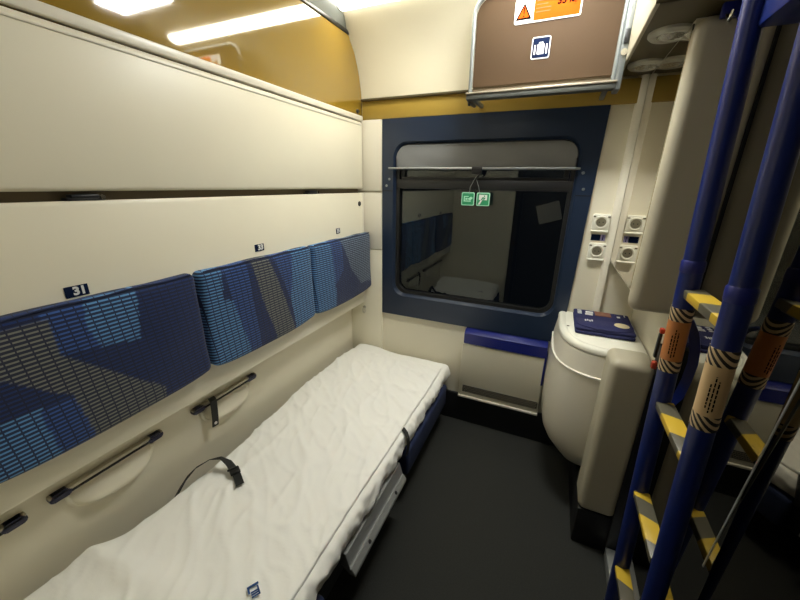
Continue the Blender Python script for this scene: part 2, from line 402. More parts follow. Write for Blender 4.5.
# ------------------------------------------------------------------ middle panel that carries the seat backs
P = thing('folded_berth', 'wide cream folded middle berth behind the three blue seat backs', 'berth', (-1.24, 1.0, 0.79))
MB().prism([(-1.30, 0.79), (-1.19, 0.79), (-1.186, 0.80), (-1.184, 0.85), (-1.184, 1.540), (-1.190, 1.552), (-1.30, 1.552)], 1, -0.03, 2.075, 0.004).build('panel', M['cream'], P)
MB().box(-1.20, -1.181, 2.058, 2.0745, 0.80, 1.55, 0.004).build('end_strip', M['cream_gloss'], P)
MB().lathe([(0.0, 0.006), (0.013, 0.006), (0.016, 0.0), (0.0, 0.0)], (-1.184, 2.02, 1.485), (1, 0, 0), 18).build('hole_plug', M['black'], P)
for y, z, num, wd in ((0.470, 1.315, '31', 0.054), (1.138, 1.333, '33', 0.052), (1.76, 1.338, '35', 0.040)):
    pl = MB().box(-1.1842, -1.1815, y - wd / 2, y + wd / 2, z - 0.0155, z + 0.0155, 0.001).build('number_plate', M['navyprint'], P)
    text('number', num, 0.031, frame_mtx((-1.181, y + wd / 2 - 0.021, z), (0, 1, 0), (0, 0, 1)), M['ink'], pl, bold=0.0014)

NAVY = (6, 40, 96); LB = (88, 140, 194); MBL = (46, 84, 152); GB = (114, 116, 108); GBL = (112, 130, 150)
ZONES = {
 1: [(MBL, [(0.36, 1.30), (0.467, 1.30), (0.462, 1.163), (0.372, 1.177)]), (LB, [(0.456, 1.30), (0.586, 1.30), (0.562, 1.145), (0.462, 1.163), (0.443, 1.234)]),
     (GB, [(0.10, 1.27), (0.372, 1.275), (0.372, 1.177), (0.602, 0.95), (0.60, 0.90), (0.386, 0.90), (0.373, 1.056), (0.262, 1.162), (0.1, 1.21)]),
     (LB, [(0.236, 1.057), (0.373, 1.056), (0.345, 0.90), (0.14, 0.90), (0.14, 1.0)]), (MBL, [(0.30, 1.056), (0.373, 1.056), (0.395, 0.90), (0.315, 0.90)])],
 2: [(LB, [(0.78, 1.31), (0.887, 1.31), (0.872, 1.176), (0.912, 1.164), (0.973, 0.90), (0.78, 0.90)]), (MBL, [(0.887, 1.31), (1.008, 1.31), (1.009, 1.135), (1.03, 0.90), (0.973, 0.90), (0.912, 1.164)]),
     (GB, [(1.024, 1.31), (1.118, 1.31), (1.202, 1.076), (1.25, 0.90), (1.13, 0.90), (1.063, 1.118)]), (MBL, [(1.148, 1.31), (1.279, 1.31), (1.278, 1.053), (1.236, 1.066)]),
     (LB, [(1.279, 1.31), (1.44, 1.31), (1.44, 0.90), (1.259, 0.90), (1.236, 1.066)])],
 3: [(LB, [(1.425, 1.317), (1.591, 1.31), (1.61, 1.182), (1.624, 0.90), (1.423, 0.90)]), (MBL, [(1.591, 1.31), (1.701, 1.31), (1.699, 1.116), (1.62, 1.043)]),
     (GBL, [(1.681, 1.32), (2.10, 1.32), (2.10, 0.95), (2.0, 0.98), (1.907, 0.983), (1.789, 1.11)])]}
def inside(p, poly):
    x, y = p; c = False; n = len(poly)
    for i in range(n):
        x1, y1 = poly[i]; x2, y2 = poly[(i + 1) % n]
        if (y1 > y) != (y2 > y) and x < (x2 - x1) * (y - y1) / (y2 - y1) + x1: c = not c
    return c
def cushion(idx, y0, y1, label):
    cy = (y0 + y1) / 2; cz = 1.104; hz = 0.196
    def df(p):
        q = p.copy(); u = (p.y - cy) / ((y1 - y0) / 2); v = (p.z - cz) / hz
        if p.x > -1.16:
            q.x += 0.012 * (1 - abs(u) ** 4) * (1 - abs(v) ** 3) - 0.006 + 0.004 * noise.noise(Vector((p.y * 5, p.z * 6, idx)))
            if v < -0.3: q.x += 0.014 * (-v - 0.3)          # fuller at the foot
        if v < -0.6: q.z += -0.010 * (-v - 0.6) / 0.4 * (1 - u * u) + 0.014 * abs(u) ** 6
        q.z += 0.004 * noise.noise(Vector((p.y * 7, 3.1, idx))) * (1 if v > 0.8 else 0)
        return q
    b_ = MB().softbox((-1.153, cy, cz), (0.030, (y1 - y0) / 2, hz), 0.022, 6, 110, 66, df)
    loc = (-1.153, cy, 0.905)
    o = b_.build('seat_back_cushion', M['seat'], loc=loc, sharp=80); tag(o, label, 'cushion', 'blue seat backs on the left wall')
    ca = o.data.color_attributes.new('zone', 'FLOAT_COLOR', 'POINT')
    for v in o.data.vertices:
        y = v.co.y + loc[1]; z = v.co.z + loc[2]; c = NAVY
        for col, pg in ZONES[idx]:
            if inside((y, z), pg): c = col
        ca.data[v.index].color = rgb(*c)
    # piping along the top edge
    pts = [(-1.132, y0 + 0.02 + (y1 - y0 - 0.04) * k / 20, 1.2985 + 0.002 * math.sin(k)) for k in range(21)]
    MB().tube(pts, 0.0026, 8).build('piping', M['seatfabric'], o)
cushion(1, 0.135, 0.785, 'nearest blue seat back with a broad plain navy right half')
cushion(2, 0.795, 1.432, 'middle blue seat back with a grey slanting wedge at its centre')
cushion(3, 1.440, 2.070, 'farthest blue seat back with a navy triangle, next to the window')

# ------------------------------------------------------------------ lower wall recess, handles
def wall_handle(y0, y1, label, pocket=True):
    t = thing('grab_rail', label, 'handle', (-1.305, (y0 + y1) / 2, 0.66), 'black grip rails under the seat back panel')
    z = 0.668
    MB().box(-1.309, -1.288, y0, y1, z + 0.001, z + 0.013, 0.003).build('rail', M['railtone'], t)
    MB().tube([(-1.294, y0 + 0.02, z - 0.006), (-1.294, y1 - 0.02, z - 0.006)], 0.0048, 10).build('rod', M['black'], t)
    for a, b_ in ((y0, y0 + 0.055), (y1 - 0.055, y1)):
        MB().prism(rrect(a, b_, z - 0.013, z + 0.013, 0.009, 5), 0, -1.309, -1.288, 0.003).build('end_cap', M['indigo'], t)
    if pocket:
        c = (y0 + y1) / 2; hw = (y1 - y0) / 2 - 0.04
        def dish(u, v):
            a = -1 + 2 * u; yy = c + hw * a; top = z - 0.02
            dep = 0.085 * math.sqrt(max(0.0, 1 - abs(a) ** 2.6)) + 0.004
            zz = top - dep * v
            xx = -1.3085 + 0.045 * math.sin(PI * min(1, v)) ** 0.5 * max(0.0, 1 - abs(a) ** 4) * v * 1.4
            return Vector((xx, yy, zz))
        MB().grid(dish, 40, 12).build('grip_pouch', M['cream'], t, sharp=80)
        rim = [(-1.303, c + hw * math.cos(PI * k / 24), z - 0.022 - 0.088 * abs(math.sin(PI * k / 24)) ** 0.8) for k in range(25)]
        MB().tube(rim, 0.0075, 8).build('pouch_rim', M['cream'], t)
wall_handle(-0.04, 0.250, 'black grip rail under the panel at the left edge of the photo', False)
wall_handle(0.300, 0.645, 'black grip rail with empty recess below the nearest seat back')
wall_handle(0.775, 1.122, 'black grip rail with a short strap hanging from it')
s = thing('hanging_strap', 'short black strap with a pale press stud hanging from the grip rail', 'strap', (-1.27, 0.85, 0.56))
MB().ribbon([(-1.283, 0.858, 0.700), (-1.266, 0.856, 0.690), (-1.264, 0.853, 0.66), (-1.266, 0.850, 0.60), (-1.268, 0.846, 0.562)], (0, 1, 0), 0.030, 0.004).build('webbing', M['webbing'], s)
MB().lathe([(0.0, 0.003), (0.006, 0.003), (0.008, 0.0), (0.0, 0.0)], (-1.2655, 0.848, 0.578), (1, 0, 0), 14).build('press_stud', M['ink'], s)
h = thing('coat_hook', 'small oval chrome hook on the cream end wall above the bed', 'hook', (-1.195, 2.08, 0.73))
MB().lathe([(0, 0.006), (0.010, 0.006), (0.012, 0), (0, 0)], (-1.195, 2.086, 0.745), (0, -1, 0), 16).build('back_plate', M['chrome'], h)
MB().tube([(-1.195 + 0.012 * math.cos(a), 2.075, 0.728 + 0.024 * math.sin(a)) for a in [2 * PI * k / 18 for k in range(18)]], 0.0032, 8, True).build('ring', M['chrome'], h)
MB().tube([(-1.195, 2.082, 0.745), (-1.195, 2.070, 0.751), (-1.195, 2.074, 0.752)], 0.003, 8).build('pin', M['chrome'], h)

# ------------------------------------------------------------------ berth and bed
K = thing('berth_base', 'low navy upholstered berth base with a metal step under the white bed', 'berth', (-0.90, 1.05, 0.0))
MB().box(-1.30, -0.80, -0.045, 2.08, 0.0, 0.185, 0.01).build('plinth', M['black'], K)
MB().box(-1.30, -0.56, -0.045, 2.08, 0.17, 0.335, 0.012).build('bed_box', M['black'], K)
MB().box(-0.58, -0.505, 1.295, 1.985, 0.175, 0.332, 0.018, 3).build('side_bolster', M['seatfabric'], K)
MB().box(-0.58, -0.505, -0.04, 0.60, 0.175, 0.332, 0.018, 3).build('side_bolster', M['seatfabric'], K)
st = MB().prism([(-0.540, 0.335), (-0.516, 0.335), (-0.503, 0.270), (-0.496, 0.274), (-0.480, 0.254), (-0.480, 0.240), (-0.505, 0.240), (-0.540, 0.27)], 1, 0.735, 1.215, 0.003).build('step_panel', M['alu'], K)
for yy in (0.86, 1.11):
    MB().lathe([(0.0, 0.004), (0.006, 0.004), (0.0085, 0.0), (0.0, 0.0)], (-0.488, yy, 0.264), (0.74, 0, 0.67), 12).build('bolt', M['dark'], st)
    MB().box(-0.56, -0.528, yy - 0.02, yy + 0.02, 0.27, 0.30, 0.002).build('bracket', M['dark'], st)

def smooth(a, b, x):
    t = max(0.0, min(1.0, (x - a) / (b - a))); return t * t * (3 - 2 * t)
LE = [(-0.05, -1.27), (0.18, -1.250), (0.30, -1.240), (0.44, -1.214), (0.62, -1.200), (0.70, -1.198), (0.87, -1.203), (1.08, -1.225), (1.40, -1.258), (1.8, -1.262), (2.1, -1.248)]
def left_edge(y):
    for (a, b_), (c, d_) in zip(LE, LE[1:]):
        if a <= y <= c: return b_ + (d_ - b_) * smooth(a, c, y)
    return LE[0][1] if y < 0 else LE[-1][1]
XR = -0.515
def wr(p, sc, amp, seed): return amp * noise.fractal(Vector((p.x * sc, p.y * sc * 0.7, seed)), 1.0, 2.0, 4)
def ridge(p, sc, amp, seed):
    n = noise.noise(Vector((p.x * sc + 0.6 * p.y * sc, p.y * sc * 0.5, seed))); return amp * (1 - min(1, abs(n) * 5.0)) ** 2
def mattress_fn(p):
    q = p.copy(); le = left_edge(p.y)
    t = (p.x - (-1.28)) / (XR + 1.28)
    q.x = le + (XR - le) * t
    topw = smooth(0.37, 0.43, p.z)
    if p.x > -0.55:                       # slack front roll
        q.x += 0.011 * noise.noise(Vector((p.y * 9, p.z * 14, 2.0))) + 0.010 * noise.noise(Vector((p.y * 30, p.z * 26, 5.0)))
        q.z += 0.006 * noise.noise(Vector((p.y * 11, 4.0, 1.0)))
    if topw > 0:
        q.z += topw * (wr(p, 3.0, 0.006, 1.0) + 0.4 * ridge(p, 5.0, 0.006, 3.0))
        q.z += topw * 0.016 * smooth(0.50, 0.20, p.y) * smooth(-0.62, -0.85, p.x)         # pillow end
        q.z += topw * 0.020 * smooth(1.9, 2.07, p.y) * smooth(-0.9, -1.15, p.x)           # tucked corner
    return q
mt = thing('mattress', 'berth mattress made up with a wrinkled white sheet along the left wall', 'mattress', (-0.90, 1.03, 0.335))
MB().softbox((-0.8975, 1.024, 0.386), (0.3825, 1.062, 0.050), 0.042, 60, 260, 14, mattress_fn).build('fitted_sheet', M['sheet'], mt, sharp=90)
def cover_fn(p):
    q = p.copy(); le = left_edge(p.y) + 0.012; x1 = -0.548
    t = (p.x + 1.25) / (x1 + 1.25); q.x = le + (x1 - le) * t
    # rounded far corners
    q.x += 0.004 * noise.noise(Vector((p.y * 6, 0.5, 8.0)))
    q.y += 0.010 * noise.noise(Vector((p.x * 5, 0.5, 3.0))) * smooth(1.5, 1.95, p.y)
    b0 = wr(p, 3.0, 0.006, 1.0)
    fold = ridge(p, 6.0, 0.0075, 7.0) + ridge(p, 11.0, 0.0065, 12.0) * (0.35 + 0.65 * smooth(0.3, 1.6, p.y)) + 0.6 * ridge(Vector((p.y, p.x, 0)), 9.0, 0.0065, 21.0)
    q.z += b0 + fold + 0.016 * smooth(0.50, 0.20, p.y) * smooth(-0.62, -0.85, p.x)
    q.z += 0.016 * math.exp(-((p.y - 0.36 - 0.10 * (p.x + 0.9)) / 0.05) ** 2) * smooth(-0.75, -1.0, p.x)
    return q
cv = MB().softbox((-0.899, 0.985, 0.440), (0.351, 0.985, 0.0085), 0.008, 90, 220, 2, cover_fn).build('top_sheet', M['sheet'], mt, sharp=90)
# small woven mark printed on the sheet
mk = thing('woven_mark', 'tmp', 'tmp', (0, 0, 0)); bpy.data.objects.remove(mk)
def mark(name, pts, w_, m_):
    b_ = MB()
    for a, c in pts: b_.ribbon([a, c], (0.7, -0.7, 0), w_, 0.0012)
    return b_
cx, cy, cz = -0.658, 0.462, 0.460
MK = lambda u, v: (cx + 0.022 * u * 0.85 + 0.022 * v * 0.5, cy - 0.022 * u * 0.5 + 0.022 * v * 0.85, cz)
lg = MB()
def quad(u0, v0, u1, v1, dz=0.0):
    P4 = [MK(u0, v0), MK(u1, v0), MK(u1, v1), MK(u0, v1)]
    lg.loft([[(a, b_, c + dz) for a, b_, c in P4], [(a, b_, c + dz + 0.0012) for a, b_, c in P4]])
quad(-0.9, -0.55, -0.6, 0.75); quad(-0.9, -0.75, 0.1, -0.5)
for k in range(3): quad(0.0 + 0.32 * k, -0.45, 0.2 + 0.32 * k, 0.55)
quad(-0.5, 0.45, 0.85, 0.65)
lg.build('printed_mark', mat('blue_thread', rgb(30, 72, 130), 0.8), mt)

s = thing('webbing_strap', 'long black webbing strap with buckle lying on the bed beside the wall', 'strap', (-1.12, 0.70, 0.45))
sp = [(-1.235, 0.600, 0.395), (-1.222, 0.618, 0.43), (-1.205, 0.645, 0.475), (-1.188, 0.680, 0.505), (-1.165, 0.725, 0.516), (-1.140, 0.757, 0.508), (-1.110, 0.767, 0.486), (-1.080, 0.762, 0.468), (-1.045, 0.748, 0.462), (-1.000, 0.722, 0.461)]
wd = [(0.5, -0.5, 0.1), (0.5, -0.5, 0), (0.55, -0.6, 0), (0.5, -0.5, 0.0), (0.5, -0.75, 0), (0.3, -0.9, 0.0), (0.2, -1, 0.0), (0.3, 1, 0), (0.45, 0.9, 0), (0.5, 0.85, 0)]
wd = [(0.75, -0.1, 0.65)] * 4 + [(0.70, -0.3, 0.6), (0.55, -0.65, 0.4), (0.25, -1.0, 0.1), (0.0, -1, 0), (-0.3, -0.95, 0), (-0.45, -0.9, 0)]
MB().ribbon(sp, wd, 0.031, 0.003).build('webbing', M['webbing'], s)
bk = MB().box(-1.083, -1.050, 0.738, 0.776, 0.462, 0.476, 0.003, rot=Matrix.Rotation(math.radians(-28), 3, 'Z')).build('buckle', M['black'], s)
MB().box(-1.079, -1.074, 0.736, 0.778, 0.472, 0.482, 0.002, rot=Matrix.Rotation(math.radians(-28), 3, 'Z')).build('buckle_bar', M['dark'], s)
s = thing('mattress_band', 'narrow black band wrapped over the front edge of the mattress', 'strap', (-0.51, 1.28, 0.36))
MB().ribbon([(-0.565, 1.325, 0.447), (-0.545, 1.315, 0.449), (-0.522, 1.30, 0.444), (-0.505, 1.285, 0.428), (-0.498, 1.275, 0.40), (-0.499, 1.268, 0.36), (-0.504, 1.265, 0.338)], (0.2, 1, 0), 0.022, 0.003).build('webbing', M['webbing'], s)

# ------------------------------------------------------------------ window
W = struct_root('window_1', (-0.45, 2.10, 0.72))
outer = [(-1.050, 0.727), (0.135, 0.727), (0.166, 1.985), (-1.050, 1.985)]
ap = rrect(-0.975, 0.076, 0.872, 1.856, 0.092, 10); ap2 = rrect(-0.963, 0.064, 0.886, 1.844, 0.082, 10)
fr = MB().plate_hole(outer, ap, 2.088, 2.165, ap2, 2.112).build('window_frame', M['navy'], W, sharp=25)
MB().plate_hole(rrect(-0.962, 0.063, 0.887, 1.843, 0.081, 10), rrect(-0.940, 0.041, 0.907, 1.826, 0.066, 10), 2.114, 2.15).build('rubber_seal', M['black'], W)
sl = MB()
for a, b_ in ((-1.050, -0.977), (0.078, 0.152)): sl.box(a, b_, 2.0865, 2.090, 1.566, 1.571)
sl.build('frame_joint', M['black'], W)
for x, z in ((-1.02, 1.60), (0.112, 1.60), (0.098, 1.68), (-1.00, 1.64)):
    MB().lathe([(0, 0.004), (0.006, 0.004), (0.009, 0), (0, 0)], (x, 2.089, z), (0, -1, 0), 12).build('screw', M['greymetal'], W)
MB().box(-0.945, 0.048, 2.140, 2.146, 0.895, 1.60).build('pane', M['glass'], W)
v = MB().box(-0.960, 0.061, 2.112, 2.150, 1.585, 1.640, 0.004).build('transom', M['dark'], W)
vf = MB().box(-0.93, 0.035, 2.118, 2.150, 1.640, 1.656, 0.003).box(-0.93, -0.905, 2.118, 2.15, 1.656, 1.83, 0.003).box(0.010, 0.035, 2.118, 2.15, 1.656, 1.83, 0.003).box(-0.93, 0.035, 2.118, 2.15, 1.81, 1.83, 0.003).build('vent_frame', M['dark'], W)
MB().box(-0.91, 0.015, 2.140, 2.146, 1.650, 1.815).build('vent_pane', M['glass'], W)
MB().box(-0.90, -0.02, 2.122, 2.128, 1.648, 1.651).build('vent_trim', M['greymetal'], W)

R = thing('roller_blind', 'grey roller blind pulled a short way down over the window top', 'blind', (-0.45, 2.10, 1.70))
def blind(u, v_):
    z = 1.702 + 0.136 * v_; hw = 0.512; d_ = z - (1.838 - 0.075)
    if d_ > 0: hw -= 0.075 - math.sqrt(max(0, 0.075 ** 2 - d_ ** 2))
    x = -0.449 + hw * (2 * u - 1) * 0.995
    y = 2.106 - 0.004 * math.sin(PI * v_) + 0.003 * noise.noise(Vector((x * 6 + z * 9, z * 4, 0))) + 0.003 * math.sin(x * 22 + 25 * z) * (1 - v_)
    return Vector((x, y, z))
MB().grid(blind, 90, 16, 0.0015).build('blind_fabric', M['blind'], R, sharp=90)
MB().tube([(-1.000, 2.076, 1.704), (-0.975, 2.076, 1.703), (0.082, 2.076, 1.700)], 0.0065, 10).build('bottom_bar', M['greymetal'], R)
MB().box(-0.945, 0.047, 2.078, 2.104, 1.697, 1.707, 0.003).build('hem', M['blind'], R)
MB().box(-0.474, -0.414, 2.066, 2.078, 1.672, 1.712, 0.004).build('pull_tab', M['black'], R)
MB().tube([(-0.425, 2.068, 1.675), (-0.445, 2.066, 1.640), (-0.452, 2.066, 1.632)], 0.005, 8).build('tab_hook', M['black'], R)
MB().tube([(-0.478, 2.078, 1.562), (-0.474, 2.070, 1.60), (-0.456, 2.066, 1.635), (-0.446, 2.066, 1.655), (-0.436, 2.066, 1.632), (-0.424, 2.070, 1.60), (-0.416, 2.078, 1.562)], 0.0018, 8).build('cord', M['greymetal'], R)
def sign(x, kind, label):
    t = thing('safety_sign', label, 'sign', (x, 2.082, 1.498), 'green tags hanging in the window')
    MB().prism(rrect(x - 0.038, x + 0.038, 1.498, 1.572, 0.008, 4), 1, 2.078, 2.082).build('plate', M['greenlt'], t)
    MB().prism(rrect(x - 0.033, x + 0.033, 1.503, 1.567, 0.006, 4), 1, 2.0768, 2.0782).build('field', M['green'], t)
    g = MB()
    if kind == 0:
        g.box(x - 0.024, x + 0.018, 2.0755, 2.0769, 1.520, 1.526).box(x - 0.024, x - 0.018, 2.0755, 2.0769, 1.520, 1.55).box(x - 0.024, x + 0.004, 2.0755, 2.0769, 1.546, 1.551)
        g.prism([(x - 0.002, 1.535), (x + 0.018, 1.548), (x + 0.030, 1.541), (x + 0.014, 1.527)], 1, 2.0755, 2.0769).box(x - 0.014, x - 0.002, 2.0755, 2.0769, 1.530, 1.540)
        g.build('pictogram', M['greenlt'], t)
    else:
        g.box(x - 0.023, x + 0.023, 2.0755, 2.0769, 1.531, 1.560); g.prism([(x - 0.028, 1.506), (x - 0.016, 1.506), (x - 0.004, 1.53), (x - 0.012, 1.531)], 1, 2.0755, 2.0769); g.build('pictogram', M['ink'], t)
        f = MB(); f.prism([(x - 0.012, 1.531), (x - 0.004, 1.531), (x + 0.006, 1.546), (x - 0.002, 1.548)], 1, 2.0745, 2.0757).lathe([(0, 0.0012), (0.004, 0.0012), (0.004, 0), (0, 0)], (x + 0.008, 2.0757, 1.553), (0, -1, 0), 12)
        f.prism([(x + 0.002, 1.531), (x + 0.007, 1.531), (x + 0.016, 1.545), (x + 0.004, 1.545)], 1, 2.0745, 2.0757); f.build('figure', M['green'], t)
sign(-0.484, 0, 'left green tag with a pointing hand, hanging from the blind cord')
sign(-0.396, 1, 'right green tag with a climbing figure, hanging from the blind cord')

# ------------------------------------------------------------------ radiator cover
Rd = thing('radiator_cover', 'cream radiator cover with a blue top strip under the window', 'radiator', (-0.16, 2.07, 0.22))
MB().prism([(2.104, 0.225), (2.055, 0.225), (2.048, 0.245), (2.048, 0.625), (2.104, 0.625)], 0, -0.440, 0.074, 0.006).build('panel', M['cream'], Rd)
MB().prism([(2.104, 0.722), (2.075, 0.722), (2.045, 0.700), (2.042, 0.632), (2.104, 0.632)], 0, -0.432, 0.072, 0.005).build('top_strip', M['blueplastic'], Rd)
MB().box(0.064, 0.077, 2.046, 2.104, 0.44, 0.66, 0.004).build('end_strip', M['blueplastic'], Rd)
gr = MB().box(-0.415, 0.068, 2.0455, 2.050, 0.268, 0.318, 0.002).build('grille', M['grille'], Rd)
gb = MB()
n = 46
for r_ in range(4):
    z = 0.275 + 0.012 * r_
    gb.box(-0.413, 0.066, 2.0445, 2.0465, z - 0.0009, z + 0.0009)
    for k in range(n):
        x = -0.410 + 0.474 * (k + (0.5 if r_ % 2 else 0)) / n
        if r_ < 3: gb.box(x - 0.0009, x + 0.0009, 2.0445, 2.0465, z, z + 0.012)
gb.build('grille_web', M['grillebar'], gr)
MB().box(-0.442, 0.076, 2.040, 2.058, 0.222, 0.238, 0.004).build('bottom_lip', M['cream_gloss'], Rd)

# ------------------------------------------------------------------ luggage flap
F = thing('luggage_flap', 'brown fold-up luggage shelf in a grey tube frame above the window', 'shelf', (-0.16, 1.90, 2.02))
def fy(z): return 1.892 - 0.04 * (z - 2.03)
pl = []
x0, x1, z0, z1, r_ = -0.470, 0.140, 2.035, 2.418, 0.075
loopA = rrect(x0 + 0.009, x1 - 0.009, z0 - 0.05, z1 - 0.009, r_ - 0.009, 8)
loopA = [(x, max(z, z0 + 0.028)) for x, z in loopA]
MB().loft([[(x, fy(z) + 0.006, z) for x, z in loopA], [(x, fy(z) + 0.022, z) for x, z in loopA]]).build('flap_panel', M['brown'], F)
arc = [(x0, z0)] + [(x0, z1 - r_)] + [(x0 + r_ - r_ * math.cos(a), z1 - r_ + r_ * math.sin(a)) for a in [PI / 2 * k / 8 for k in range(1, 9)]] + [(x1 - r_ + r_ * math.sin(a), z1 - r_ + r_ * math.cos(a)) for a in [PI / 2 * k / 8 for k in range(0, 9)]] + [(x1, z0)]
MB().tube([(x, fy(z), z) for x, z in arc], 0.0095, 12).build('tube_frame', M['greymetal'], F)
MB().box(x0 - 0.012, x1 + 0.014, 1.850, 1.905, 2.026, 2.034, 0.002).build('bottom_rail', M['railtone'], F)
MB().box(x0 - 0.010, x1 + 0.012, 1.856, 1.905, 2.004, 2.026, 0.003).build('shaded_rail_face', M['rail_shade'], F)  # shade on the rail's lower face, put in as a darker grey
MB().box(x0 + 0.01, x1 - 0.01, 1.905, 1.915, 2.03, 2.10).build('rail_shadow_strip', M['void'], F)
br = MB().box(x1 + 0.006, x1 + 0.030, 1.86, 1.95, 2.0, 2.45, 0.004).build('side_bracket', M['greymetal'], F)
MB().lathe([(0, 0.012), (0.012, 0.012), (0.012, 0), (0, 0)], (x1 + 0.018, 1.862, 2.13), (0, -1, 0), 14).build('bracket_pin', M['chrome'], br)
MB().box(x1 + 0.010, x1 + 0.026, 1.85, 1.864, 2.16, 2.21, 0.003).build('bracket_catch', M['dark'], br)
br = MB().box(x0 - 0.014, x0 + 0.004, 1.90, 2.03, 2.0, 2.03, 0.003).build('side_bracket', M['greymetal'], F)
MB().box(x0 - 0.008, x0 + 0.002, 1.89, 1.91, 1.985, 2.002, 0.002).build('hinge_pin', M['dark'], F)
for xx in (x0 + 0.02, x1 - 0.02): MB().box(xx - 0.01, xx + 0.01, 1.90, 2.09, 2.006, 2.024, 0.003).build('wall_arm', M['greymetal'], F)
def on_flap(pts, d0, d1):
    return [[(x, fy(z) + d0, z) for x, z in pts], [(x, fy(z) + d1, z) for x, z in pts]]
ws = MB().loft(on_flap(rrect(-0.292, -0.024, 2.290, 2.380, 0.008, 4), 0.006, 0.003)).build('warning_sticker', M['ink'], F)
MB().loft(on_flap([(-0.212, 2.296), (-0.030, 2.296), (-0.030, 2.375), (-0.212, 2.375)], 0.0035, 0.0022)).build('orange_field', M['orange'], ws)
def tri(cx_, cz_, s_): return [(cx_ - s_, cz_ - s_ * 0.85), (cx_ + s_, cz_ - s_ * 0.85), (cx_, cz_ + s_ * 1.0)]
MB().loft(on_flap(tri(-0.253, 2.332, 0.033), 0.0035, 0.0022)).build('warning_triangle', M['black_ink'], ws)
MB().loft(on_flap(tri(-0.253, 2.3305, 0.0225), 0.0024, 0.0016)).build('triangle_field', M['orange'], ws)
MB().loft(on_flap([(-0.2545, 2.324), (-0.2515, 2.324), (-0.2500, 2.348), (-0.2560, 2.348)], 0.0018, 0.001)).loft(on_flap(rrect(-0.256, -0.250, 2.313, 2.319, 0.0029, 4), 0.0018, 0.001)).build('exclamation_mark', M['black_ink'], ws)
ln = MB()
for k, wdt in enumerate((0.050, 0.046, 0.060, 0.058)): ln.loft(on_flap([(-0.204, 2.362 - 0.013 * k), (-0.204 + wdt, 2.362 - 0.013 * k), (-0.204 + wdt, 2.365 - 0.013 * k), (-0.204, 2.365 - 0.013 * k)], 0.0024, 0.0016))
ln.build('small_print', mat('print_brown', rgb(150, 84, 30), 0.6), ws)
text('weight_limit', '35 kg', 0.036, frame_mtx((-0.082, fy(2.352) + 0.0018, 2.352), (1, 0, 0), (0, -0.04, 1)), M['black_ink'], ws, bold=0.0012)
ls = MB().loft(on_flap(rrect(-0.205, -0.128, 2.151, 2.234, 0.008, 4), 0.006, 0.003)).build('luggage_sticker', M['ink'], F)
MB().loft(on_flap(rrect(-0.201, -0.132, 2.155, 2.230, 0.006, 4), 0.0035, 0.0022)).build('navy_field', M['navyprint'], ls)
sc = MB(); sc.loft(on_flap(rrect(-0.181, -0.152, 2.168, 2.206, 0.003, 3), 0.0024, 0.0014)).loft(on_flap(rrect(-0.194, -0.1875, 2.168, 2.204, 0.002, 3), 0.0024, 0.0014)).loft(on_flap(rrect(-0.1455, -0.139, 2.168, 2.204, 0.002, 3), 0.0024, 0.0014))
sc.loft(on_flap([(-0.175, 2.206), (-0.175, 2.213), (-0.158, 2.213), (-0.158, 2.206), (-0.161, 2.206), (-0.161, 2.210), (-0.172, 2.210), (-0.172, 2.206)], 0.0024, 0.0014)).build('suitcase_pictogram', M['ink'], ls)

# ------------------------------------------------------------------ right-hand fittings: overhead cabinet with two spots
O = thing('overhead_cabinet', 'cabinet under the ceiling with two round spotlights beneath, right of the window', 'cabinet', (0.35, 1.75, 2.1))
MB().box(0.172, 0.498, 1.36, 2.10, 2.100, 2.106).build('underside', M['olive_dark'], O)
MB().box(0.170, 0.184, 1.36, 2.085, 2.099, 2.40, 0.004).build('side_face', M['taupe'], O)
MB().box(0.175, 0.498, 1.358, 1.37, 2.100, 2.40, 0.003).build('end_face', M['olive_dark'], O)
for x, y in ((0.262, 1.595), (0.252, 1.925)):
    sp_ = MB().lathe([(0.0, 0.003), (0.040, 0.006), (0.045, 0.016), (0.057, 0.016), (0.065, 0.008), (0.066, -0.004), (0.0, -0.004)], (x, y, 2.100), (0, 0, -1), 32).build('spotlight', M['spot'], O)
    MB().lathe([(0.0, 0.0), (0.041, 0.0), (0.041, 0.004), (0.0, 0.004)], (x, y, 2.0975), (0, 0, -1), 28).build('reflector', M['recess'], sp_)
    lens = MB()
    for k in range(-3, 4):
        hw = math.sqrt(max(0.0, 0.038 ** 2 - (0.011 * k) ** 2)); lens.box(x - hw, x + hw, y + 0.011 * k - 0.0035, y + 0.011 * k + 0.0035, 2.086, 2.094, 0.0015)
    lens.build('louvre', M['chrome'], sp_)

# tall shallow cupboard end (upper) -- the niche is the gap down to the washbasin
U = thing('tall_cupboard', 'taupe upright cupboard end above the washbasin niche with rounded pale edge', 'cupboard', (0.38, 1.50, 1.15))
def fin_outline(z0, z1, xa, xb, r):
    return rrect(xa, xb, z0, z1, r, 6)
MB().softbox((0.391, 1.465, 1.6325), (0.097, 0.035, 0.4525), 0.034, 30, 14, 90).build('end_panel', M['taupe'], U)
MB().box(0.304, 0.498, 1.502, 2.10, 1.235, 1.245, 0.002).build('bottom_board', M['cream'], U)
MB().box(0.304, 0.345, 1.502, 2.10, 1.246, 2.098).build('carcass', M['cream'], U)
mr = MB().box(0.298, 0.3030, 1.502, 2.100, 1.248, 2.085).build('basin_mirror', M['mirror'], loc=(0.3005, 1.79, 1.248)); tag(mr, 'narrow upright mirror over the washbasin reflecting the power sockets', 'mirror')
tr = MB().prism([(0.264, 2.106), (0.265, 2.098), (0.270, 2.088), (0.280, 2.080), (0.297, 2.078), (0.297, 2.106)], 2, 0.94, 2.098).build('trim_7', M['cream_gloss'], kind='structure')
